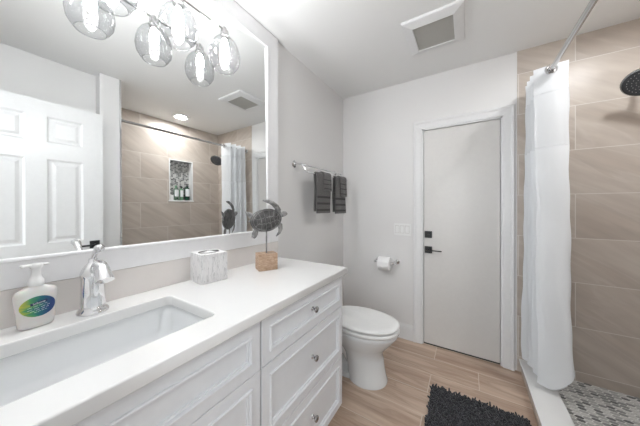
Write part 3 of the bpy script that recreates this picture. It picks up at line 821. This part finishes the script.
def towel(name, label, y0, y1, xbar, zbar, rin, layers, drop_f, drop_b, group, taper=0.0, cat='towel'):
    """folded cloth draped over the bar: outer skin of thickness layers"""
    th_ = layers
    path = []
    nb = 12
    for i in range(nb + 1): path.append((-(rin + th_ / 2), -drop_b + drop_b * i / nb))
    for i in range(1, 8): a = PI - PI * i / 8; path.append(((rin + th_ / 2) * math.cos(a), (rin + th_ / 2) * math.sin(a)))
    nf = 18
    for i in range(nf + 1): path.append(((rin + th_ / 2), -drop_f * i / nf))
    bm = NB(); bm2 = NB()
    rnd = random.Random(name + str(y0))
    ph = rnd.random() * 6
    ny = 14
    grids = []
    for side in (1, -1):
        rows_ = []
        for i, (px, pz) in enumerate(path):
            a = path[max(0, i - 1)]; b = path[min(len(path) - 1, i + 1)]
            tx, tz = b[0] - a[0], b[1] - a[1]; l = math.hypot(tx, tz); nx, nz = -tz / l, tx / l
            r_ = []
            for j in range(ny + 1):
                t = j / ny; edge = min(t, 1 - t) * ny
                tt = th_ / 2 * (1 - 0.35 * math.exp(-edge * 1.6))
                fo = 0.0015 * math.sin(9 * t + ph + pz * 8) * min(1, -min(0, pz) * 8)
                y = y0 + (y1 - y0) * t
                yc = (y0 + y1) / 2; y = yc + (y - yc) * (1 - taper * (0.5 if pz > -0.03 else 0.0)) + 0.004 * math.sin(pz * 22 + ph)
                r_.append(Vector((xbar + px + nx * side * tt + (fo if px > 0 else 0), y, zbar + pz + nz * side * tt)))
            rows_.append(r_)
        grids.append([[bm.verts.new(p) for p in r] for r in rows_])
    A, B = grids
    n = len(path)
    def q(a, b, c, d, mi=0):
        f = bm.faces.new((a, b, c, d)); f.material_index = mi
    i_f = len(path) - 1 - nf
    for i in range(n - 1):
        dz = -path[i][1]
        band = 0
        if i > i_f and drop_f > 0.2 and (drop_f - dz) > 0.03 and (drop_f - dz) < 0.16 and (i % 3 == 0): band = 1
        if i > i_f and drop_f < 0.2 and i % 5 == 0: band = 1
        for j in range(ny):
            q(A[i][j], A[i + 1][j], A[i + 1][j + 1], A[i][j + 1], band); q(B[i][j], B[i][j + 1], B[i + 1][j + 1], B[i + 1][j], band)
        q(A[i][0], B[i][0], B[i + 1][0], A[i + 1][0]); q(A[i][ny], A[i + 1][ny], B[i + 1][ny], B[i][ny])
    for j in range(ny):
        q(A[0][j], A[0][j + 1], B[0][j + 1], B[0][j]); q(A[n - 1][j], B[n - 1][j], B[n - 1][j + 1], A[n - 1][j + 1])
    o = obj(name, bm, [M_towel, M_band], smooth=True, angle=60, loc=(xbar, (y0 + y1) / 2, zbar))
    tag(o, label, cat, group)
towel('hand_towel', 'charcoal terry hand towel on the bar, the one nearer the mirror', 1.560, 1.775, 0.132, 1.517, 0.0062, 0.012, 0.315, 0.30, 'grey towels on the towel bar')
towel('hand_towel', 'charcoal terry hand towel on the bar, the one nearer the far corner', 1.865, 2.075, 0.132, 1.517, 0.0062, 0.012, 0.325, 0.31, 'grey towels on the towel bar')
towel('washcloth', 'small charcoal washcloth folded over the hand towel nearer the mirror', 1.645, 1.772, 0.132, 1.517, 0.0205, 0.010, 0.130, 0.11, 'washcloths over the hand towels', cat='washcloth')
towel('washcloth', 'small charcoal washcloth folded over the hand towel nearer the far corner', 1.945, 2.072, 0.132, 1.517, 0.0205, 0.010, 0.165, 0.12, 'washcloths over the hand towels', cat='washcloth')

# ------------------------------------------------------------ switch plate, paper holder
sw = thing('light_switch', 'white triple rocker light switch plate on the far wall beside the door', 'switch', (0.628, D, 1.038))
bm = NB(); box(bm, 0.549, 0.707, D - 0.006, D - 0.0003, 0.980, 1.096, 0.002); obj('plate', bm, M_plastic, sw)
for k in range(3):
    x = 0.582 + k * 0.046
    bm = NB(); box(bm, x - 0.0188, x + 0.0188, D - 0.0066, D - 0.005, 1.0025, 1.0735); obj('rocker_gap_shade', bm, M_grille, sw)  # grey plate paints the shade into the gap round each rocker
    bm = NB(); box(bm, x - 0.0165, x + 0.0165, D - 0.0105, D - 0.005, 1.005, 1.071, 0.001)
    vs = [v for v in bm.verts if v.co.z > 1.04 and v.co.y < D - 0.009]
    for v in vs: v.co.y += 0.002
    obj('rocker', bm, M_plastic, sw)
ph_ = thing('paper_holder', 'chrome toilet paper holder with two posts on the far wall', 'paper holder', (0.485, D, 0.73))
for x in (0.392, 0.583):
    bm = NB(); lathe(bm, [(0.024, 0.0004), (0.024, 0.005), (0.018, 0.010), (0.010, 0.014), (0.009, 0.062), (0.014, 0.068), (0.015, 0.078), (0.012, 0.086), (0.0001, 0.088)], (x, D, 0.722), (0, -1, 0), 24, cap0=True)
    obj('post', bm, M_chrome, ph_, smooth=True, angle=50)
bm = NB(); tube(bm, [(0.392, D - 0.075, 0.722), (0.583, D - 0.075, 0.722)], 0.008, 14); obj('spindle', bm, M_chrome, ph_, smooth=True, angle=60)
RC = Vector((0.480, D - 0.075, 0.6985))
bm = NB()
lathe(bm, [(0.0205, -0.056), (0.063, -0.056), (0.064, -0.054), (0.064, 0.054), (0.063, 0.056), (0.0205, 0.056), (0.0205, -0.056)], RC - Vector((0, 0, -0.0097)), (1, 0, 0), 48)
# loose sheet folded to a point at the front
fx = D - 0.075 - 0.0645
def pt(x, z): return Vector((x, fx - 0.0006, z))
v = [bm.verts.new(p) for p in (pt(0.428, 0.73), pt(0.532, 0.73), pt(0.532, 0.715), pt(0.480, 0.680), pt(0.428, 0.715))]
bm.faces.new(v)
tpr = obj('toilet_paper_roll', bm, M_tissue, smooth=True, angle=40, loc=(0.48, D - 0.075, 0.70))
tag(tpr, 'white toilet paper roll on the chrome holder on the far wall', 'toilet paper')

# ------------------------------------------------------------ toilet (faces +x)
TY = 1.655
to = thing('toilet', 'white elongated toilet with closed lid between vanity and far wall', 'toilet', (0.4, TY, 0))
def egg(xb, xf, hw_, z, n=44, p=0.95, wide=0.5):
    """plan outline from back xb to front xf, half width hw_, widest at fraction wide"""
    xm = xb + (xf - xb) * wide; out = []
    for k in range(n):
        a = 2 * PI * k / n; c, s = math.cos(a), math.sin(a)
        x = xm + (xf - xm) * c if c > 0 else xm + (xm - xb) * c
        out.append(Vector((x, TY + hw_ * math.copysign(abs(s) ** p, s), z)))
    return out
bm = NB()
prof = [(0.385, 0.672, 0.128, 0.0, 0.5), (0.385, 0.673, 0.129, 0.012, 0.5), (0.38, 0.664, 0.121, 0.035, 0.5), (0.375, 0.652, 0.116, 0.10, 0.5), (0.36, 0.645, 0.112, 0.165, 0.5),
        (0.33, 0.636, 0.114, 0.205, 0.5), (0.27, 0.668, 0.142, 0.25, 0.55), (0.22, 0.712, 0.168, 0.30, 0.55), (0.20, 0.742, 0.183, 0.34, 0.55), (0.20, 0.752, 0.187, 0.360, 0.55), (0.20, 0.748, 0.184, 0.370, 0.55)]
ringloft(bm, [egg(a, b, c, z, wide=w) for a, b, c, z, w in prof])
obj('bowl', bm, M_porc, to, smooth=True, angle=60)
bm = NB(); ringloft(bm, [egg(0.15, 0.60, c, z, wide=0.3) for c, z in ((0.100, 0.0), (0.101, 0.020), (0.094, 0.032))]); obj('foot', bm, M_porc, to, smooth=True, angle=50)
bm = NB()
ringloft(bm, [egg(0.235, b, c, z, p=0.85) for b, c, z in ((0.744, 0.180, 0.3715), (0.755, 0.188, 0.375), (0.758, 0.190, 0.385), (0.755, 0.188, 0.396), (0.744, 0.180, 0.400))])
obj('seat', bm, M_plastic, to, smooth=True, angle=60)
bm = NB()
ringloft(bm, [egg(0.232, b, c, z, p=0.85) for b, c, z in ((0.740, 0.176, 0.4065), (0.752, 0.186, 0.408), (0.757, 0.189, 0.415), (0.755, 0.188, 0.421), (0.740, 0.177, 0.4265), (0.70, 0.150, 0.430), (0.60, 0.07, 0.4315))])
obj('lid', bm, M_plastic, to, smooth=True, angle=60)
bm = NB(); box(bm, 0.222, 0.262, TY - 0.09, TY + 0.09, 0.402, 0.428, 0.008); obj('hinge', bm, M_plastic, to, smooth=True, angle=40)
bm = NB(); box(bm, 0.012, 0.205, TY - 0.185, TY + 0.185, 0.375, 0.665, 0.02, 3)
for v in bm.verts: v.co.y = TY + (v.co.y - TY) * (0.93 + 0.07 * (v.co.z - 0.375) / 0.345)
box(bm, 0.03, 0.24, TY - 0.10, TY + 0.10, 0.34, 0.382, 0.01)
obj('tank', bm, M_porc, to, smooth=True, angle=40)
bm = NB(); box(bm, 0.006, 0.212, TY - 0.192, TY + 0.192, 0.666, 0.695, 0.010, 3); obj('tank_lid', bm, M_porc, to, smooth=True, angle=40)
bm = NB(); tube(bm, [(0.205, TY - 0.14, 0.63), (0.222, TY - 0.14, 0.63), (0.226, TY - 0.09, 0.622)], [0.009, 0.007, 0.006], 10); obj('flush_lever', bm, M_chrome, to, smooth=True)
# trapway relief along the side of the pedestal
bm = NB()
for s in (-1, 1):
    tube(bm, [(0.19, TY + s * 0.04, 0.02), (0.20, TY + s * 0.033, 0.15), (0.26, TY + s * 0.033, 0.235), (0.34, TY + s * 0.033, 0.19), (0.40, TY + s * 0.033, 0.10)], [0.028, 0.03, 0.032, 0.03, 0.026], 14)
obj('trapway', bm, M_porc, to, smooth=True)
for s in (-1, 1):
    bm = NB(); lathe(bm, [(0.014, 0), (0.013, 0.01), (0.008, 0.016), (0.0001, 0.018)], (0.30, TY + s * 0.075, 0.030), (0, 0, 1), 16); obj('bolt_cap', bm, M_porc, to, smooth=True)

# ------------------------------------------------------------ rug
RG = thing('bath_rug', 'dark charcoal shaggy bath rug on the wood-look floor beside the shower', 'rug', (1.2, 1.33, 0))
RX0, RX1, RY0, RY1 = 0.955, 1.455, 0.93, 1.79
bm = NB(); box(bm, RX0, RX1, RY0, RY1, 0.001, 0.010, 0.002); obj('backing', bm, M_rugbase, RG)
bm = NB(); rnd = random.Random(3)
stp = 0.0108
y = RY0
while y < RY1:
    x = RX0
    while x < RX1:
        bx, by = x + rnd.uniform(-.005, .005), y + rnd.uniform(-.005, .005)
        L_ = rnd.uniform(0.020, 0.032); an = rnd.uniform(0, 2 * PI); le = rnd.uniform(0.2, 0.9); r = rnd.uniform(0.0042, 0.0060)
        dx, dy = math.cos(an) * le * L_, math.sin(an) * le * L_
        px_, py_ = -math.sin(an), math.cos(an)
        rings = []
        for t, f in ((0, 1.0), (0.5, 1.1), (0.88, 0.9), (1.0, 0.4)):
            cxp = bx + dx * t * t; cyp = by + dy * t * t; cz = 0.008 + L_ * t * (1 - 0.25 * le * t)
            tl_ = Vector((dx * 2 * t, dy * 2 * t, L_)).normalized()
            s1 = Vector((px_, py_, 0)); s2 = tl_.cross(s1)
            rings.append([Vector((cxp, cyp, cz)) + (s1 * math.cos(2 * PI * k / 5) + s2 * math.sin(2 * PI * k / 5)) * r * f for k in range(5)])
        ringloft(bm, rings, False, True)
        x += stp
    y += stp
pl_ = obj('pile', bm, M_rug, RG, smooth=True); pl_['kind'] = 'stuff'

# ------------------------------------------------------------ shower rod, curtain, head
RX, RZZ = 1.585, 2.085
rd = thing('shower_rod', 'straight brushed metal shower curtain rod near the ceiling', 'curtain rod', (RX, D, RZZ))
M_rod = mat('brushed_steel', (0.55, 0.545, 0.54), 0.18, 1.0)
bm = NB(); tube(bm, [(RX, PY1 + 0.008, RZZ - 0.005), (RX, D - 0.0045, RZZ)], 0.0125, 20)
# keep it off the partition end: its near end lands on the tiled inside face
obj('pole', bm, M_rod, rd, smooth=True, angle=60)
for y, s in ((D - 0.0045, -1), (PY1 + 0.0085, 1)):
    bm = NB(); lathe(bm, [(0.030, 0), (0.030, 0.006), (0.024, 0.018), (0.014, 0.022)], (RX + (0.02 if s > 0 else 0), y, RZZ), (0, s, 0), 28, cap0=True); obj('flange', bm, M_chrome, rd, smooth=True, angle=50)

def cloth_mat(name, col, sheer):
    m = bpy.data.materials.new(name); m.use_nodes = True
    nt = m.node_tree; N = nt.nodes; L = nt.links; N.clear()
    d = N.new('ShaderNodeBsdfDiffuse'); t = N.new('ShaderNodeBsdfTranslucent'); tr = N.new('ShaderNodeBsdfTransparent')
    tc = N.new('ShaderNodeTexCoord'); w = N.new('ShaderNodeTexNoise'); w.inputs['Scale'].default_value = 260
    L.new(tc.outputs['Object'], w.inputs['Vector'])
    b = N.new('ShaderNodeBump'); b.inputs['Strength'].default_value = 0.15; b.inputs['Distance'].default_value = 0.001; L.new(w.outputs['Fac'], b.inputs['Height'])
    d.inputs[0].default_value = col; t.inputs[0].default_value = col
    L.new(b.outputs[0], d.inputs['Normal'])
    a = N.new('ShaderNodeMixShader'); a.inputs[0].default_value = 0.35; L.new(d.outputs[0], a.inputs[1]); L.new(t.outputs[0], a.inputs[2])
    c = N.new('ShaderNodeMixShader'); c.inputs[0].default_value = sheer; L.new(a.outputs[0], c.inputs[1]); L.new(tr.outputs[0], c.inputs[2])
    o = N.new('ShaderNodeOutputMaterial'); L.new(c.outputs[0], o.inputs[0])
    return m
M_cur = cloth_mat('curtain_cloth', srgb(248, 250, 252), 0.0)
M_sheer = cloth_mat('curtain_sheer', srgb(244, 246, 248), 0.08)
cu = thing('shower_curtain', 'white pleated fabric shower curtain gathered at the far end of the rod', 'curtain', (RX, 2.12, RZZ))
NP = 4; CY0, CY1 = 1.955, 2.265
def cur_pt(t, z):
    """t 0..1 along the cloth; folds open a little towards the hem"""
    f = (RZZ + 0.03 - z) / 2.0
    ph = t * NP * 2 * PI
    amp = 0.076 + 0.012 * f + 0.004 * math.sin(t * 9 + z * 2)
    y = CY1 - (CY1 - CY0) * t + 0.010 * math.sin(ph * 2 + 0.6) * (0.4 + f) + 0.006 * f * math.sin(ph * 3.0 + z * 1.5)
    x = RX + (amp - 0.014 * f) * math.cos(ph) + f * (0.060 * t - 0.030) + 0.006 * f * math.sin(3.0 * t + 0.5)
    x += 0.005 * f * math.sin(z * 7 + t * 13) + 0.002 * math.sin(z * 23 + t * 40)
    y += 0.016 * f * math.sin(t * 5 + 1.0) * t + 0.0035 * math.sin(z * 9 + ph * 1.5) * f
    return Vector((x, y, z))
def curtain_piece(name, z0, z1, nz, mt, hem=False, xo=0.0):
    bm = NB(); nt_ = NP * 36
    rows_ = []
    for i in range(nz + 1):
        z = z0 + (z1 - z0) * i / nz
        hf = max(0.0, (i / nz - 0.7) / 0.3) if hem else 0.0
        row = []
        for k in range(nt_ + 1):
            t = k / nt_; zz = z
            if hf > 0: zz += hf * (0.012 * math.sin(t * 21) + 0.010 * math.sin(t * 53) + 0.12 * max(0.0, (t - 0.93) / 0.07) ** 1.3)
            p = cur_pt(t, zz); p.x += xo
            row.append(bm.verts.new(p))
        rows_.append(row)
    for a, b in zip(rows_, rows_[1:]):
        for k in range(nt_): bm.faces.new((a[k], a[k + 1], b[k + 1], b[k]))
    o = obj(name, bm, mt, cu, smooth=True)
    return o
curtain_piece('header', RZZ + 0.040, 1.965, 4, M_cur)
curtain_piece('sheer_window', 1.965, 1.625, 14, M_sheer)
curtain_piece('panel', 1.625, 0.140, 70, M_cur, True)
for z in (1.965, 1.625):
    bm = NB(); tube(bm, [cur_pt(k / 200, z) for k in range(201)], 0.0016, 4)
    obj('seam', bm, M_cur, cu, smooth=True)
for k in range(NP):
    t = (k + 0.5) / NP
    yy = CY1 - (CY1 - CY0) * t
    bm = NB()
    tube(bm, [(RX + 0.021 * math.cos(2 * PI * j / 24), yy + 0.004 * math.sin(2 * PI * j / 24), RZZ + 0.0215 * math.sin(2 * PI * j / 24)) for j in range(25)], 0.0035, 8, False)
    obj('ring', bm, M_chrome, cu, smooth=True)
bm = NB(); lathe(bm, [(0.0135, 0.0), (0.016, 0.006), (0.026, 0.008), (0.030, 0.003), (0.030, -0.003), (0.024, -0.006), (0.0135, -0.004), (0.0135, 0)], (RX, CY0 - 0.012, RZZ), (0, -1, 0), 32)
obj('end_ring', bm, M_chrome, cu, smooth=True, angle=60)

sh = thing('showerhead', 'dark chrome round shower head on an arm from the tiled end wall', 'shower head', (1.99, D - 0.004, 2.08))
ax = Vector((-0.28, -0.62, -0.74)).normalized()
hc = Vector((2.015, 2.125, 1.972))
bm = NB(); lathe(bm, [(0.030, 0.0005), (0.030, 0.004), (0.022, 0.012), (0.011, 0.016)], (2.04, D - 0.004, 2.075), (0, -1, 0), 28, cap0=True); obj('flange', bm, M_chrome, sh, smooth=True, angle=50)
bm = NB(); tube(bm, bez((2.04, D - 0.012, 2.075), (2.04, 2.22, 2.10), hc - ax * 0.058, 10), 0.0095, 14); obj('arm', bm, M_chrome, sh, smooth=True)
bm = NB(); lathe(bm, [(0.0001, -0.070), (0.012, -0.068), (0.016, -0.056), (0.013, -0.046), (0.018, -0.040), (0.044, -0.032), (0.072, -0.020), (0.085, -0.009), (0.0885, 0.0), (0.085, 0.006), (0.081, 0.007), (0.080, 0.004)], hc, ax, 40); hb = obj('head_body', bm, M_dkchrome, sh, smooth=True, angle=60)
M_face = mat('dark_spray_face', srgb(88, 90, 94), 0.3, 0.5)
bm = NB(); lathe(bm, [(0.0805, 0.003), (0.045, 0.006), (0.0001, 0.007)], hc, ax, 40); obj('spray_face', bm, M_face, hb, smooth=True)
u_, v_, d_ = frame_from(ax)
bm = NB()
for r_, n_ in ((0.014, 6), (0.029, 12), (0.045, 18), (0.063, 24)):
    for k in range(n_):
        a = 2 * PI * k / n_; p = hc + (u_ * math.cos(a) + v_ * math.sin(a)) * r_ + ax * 0.0045
        lathe(bm, [(0.0022, 0), (0.0020, 0.003), (0.0001, 0.0034)], p, ax, 7)
obj('nozzles', bm, mat('nozzle_grey', srgb(190, 192, 195), 0.4), hb, smooth=True)['kind'] = 'stuff'

# ------------------------------------------------------------ niche bottles
M_green = mat('dark_green_bottle', srgb(20, 62, 44), 0.15, coat=0.4)
M_lgreen = mat('pale_green_bottle', srgb(120, 160, 130), 0.2, coat=0.3)
M_cap = mat('black_cap', (0.02, 0.025, 0.022), 0.35)
def bottle(name, label, y, w, h, body, cap, lab, pump=False, depth=0.03, x=None, lh=(0.25, 0.7)):
    x = W + 0.045 if x is None else x; z = NZ0 + 0.0125
    b = thing(name, label, 'bottle', (x, y, z), 0, 'bottles in the shower niche')
    bm = NB(); rings = []
    for zz, s in ((0, 0.9), (0.004, 1), (h * 0.72, 1), (h * 0.78, 0.85), (h * 0.82, 0.4), (h * 0.84, 0.36)):
        rings.append([Vector((x + depth * s * math.cos(a), y + w / 2 * s * math.sin(a), z + zz)) for a in [2 * PI * k / 24 for k in range(24)]])
    ringloft(bm, rings); obj('body', bm, body, b, smooth=True, angle=50)
    bm = NB()
    if pump:
        lathe(bm, [(w * 0.2, h * 0.842), (w * 0.2, h * 0.88), (w * 0.07, h * 0.885), (w * 0.07, h * 0.95), (w * 0.16, h * 0.955), (w * 0.16, h), (0.0001, h)], (x, y, z), (0, 0, 1), 16, cap0=True)
        box(bm, x - 0.045, x - 0.005, y - 0.005, y + 0.005, z + h * 0.965, z + h, 0.002)
    else: lathe(bm, [(w * 0.24, h * 0.842), (w * 0.24, h * 0.985), (w * 0.2, h), (0.0001, h)], (x, y, z), (0, 0, 1), 18, cap0=True)
    obj('cap', bm, cap, b, smooth=True, angle=40)
    if lab:
        bm = NB(); rs = []
        for zz in (h * lh[0], h * lh[1]):
            rs.append([Vector((x + (depth + 0.0006) * math.cos(a), y + (w / 2 + 0.0006) * math.sin(a), z + zz)) for a in [PI - 1.0 + 2.0 * k / 10 for k in range(11)]])
        ringloft(bm, rs, False, False, closed=False); obj('label', bm, lab, b, smooth=True)
    return b
bottle('shampoo_bottle', 'dark green pump bottle with a white label, rightmost in the mirrored niche', 1.845, 0.070, 0.235, M_green, M_cap, M_white, True)
bottle('shampoo_bottle', 'slim pale green bottle with a dark cap in the middle of the mirrored niche', 1.765, 0.048, 0.200, M_lgreen, M_cap, M_white)
bottle('shampoo_bottle', 'clear greenish bottle with a pale label, left of the other two in the mirrored niche', 1.695, 0.062, 0.205, M_clear, M_lgreen, M_white)
sb = NB(); box(sb, W + 0.012, W + 0.06, 1.612, 1.650, NZ0 + 0.0125, NZ0 + 0.085, 0.006)
tag(obj('soap_tube', sb, M_plastic, smooth=True, angle=40, loc=(W + 0.036, 1.631, NZ0 + 0.0125)), 'short white toiletry pack at the left end of the mirrored shower niche', 'toiletry')

# ------------------------------------------------------------ open entry door, seen in the mirror
ED = thing('entry_door', 'open white six-panel door seen in the mirror by the side wall', 'door', (1.477, -0.012, 0))
DXF, DXB = 1.460, 1.495
EY0, EY1, EZ0, EZ1 = -0.012, 0.696, 0.012, 2.045
ys = [EY0, 0.100, 0.290, 0.388, 0.578, EY1]
zs = [EZ0, 0.24, 0.86, 1.015, 1.625, 1.745, 1.935, EZ1]
bm = NB()
fw = 0.0
box(bm, DXF + 0.010, DXB - 0.010, EY0, EY1, EZ0, EZ1)
for xa, xb, s in ((DXF, DXF + 0.0101, -1), (DXB - 0.0101, DXB, 1)):
    for a, b in ((0, 1), (2, 3), (4, 5)): box(bm, xa, xb, ys[a], ys[b], EZ0, EZ1)
    for a, b in ((0, 1), (2, 3), (4, 5), (6, 7)):
        for c, d2 in ((1, 2), (3, 4)): box(bm, xa, xb, ys[c], ys[d2], zs[a], zs[b])
obj('frame', bm, M_trim, ED)
for c, d2 in ((1, 2), (3, 4)):
    for a, b in ((1, 2), (3, 4), (5, 6)):
        bm = NB()
        for x_, s in ((DXF, -1), (DXB, 1)):
            inset_panel(bm, (x_, ys[c], zs[a]), (0, 1, 0), (0, 0, 1), (s, 0, 0), ys[d2] - ys[c], zs[b] - zs[a], [(0, 0), (0.004, -0.003), (0.012, -0.0092), (0.024, -0.0092), (0.044, -0.002), (0.05, -0.002)])
        obj('panel', bm, M_trim, ED)
bm = NB(); box(bm, DXF - 0.010, DXF - 0.0002, 0.612, 0.672, 0.945, 1.005, 0.002)
eh = obj('door_handle', bm, M_black, ED)
bm = NB(); tube(bm, [(DXF - 0.008, 0.642, 0.975), (DXF - 0.040, 0.642, 0.975)], 0.008, 10); box(bm, DXF - 0.044, DXF - 0.034, 0.535, 0.650, 0.964, 0.978, 0.003); obj('lever', bm, M_black, eh)
for z in (0.25, 1.02, 1.80):
    bm = NB(); tube(bm, [(DXF - 0.004, EY0 - 0.006, z - 0.045), (DXF - 0.004, EY0 - 0.006, z + 0.045)], 0.0055, 10); obj('hinge', bm, M_nickel, ED, smooth=True)
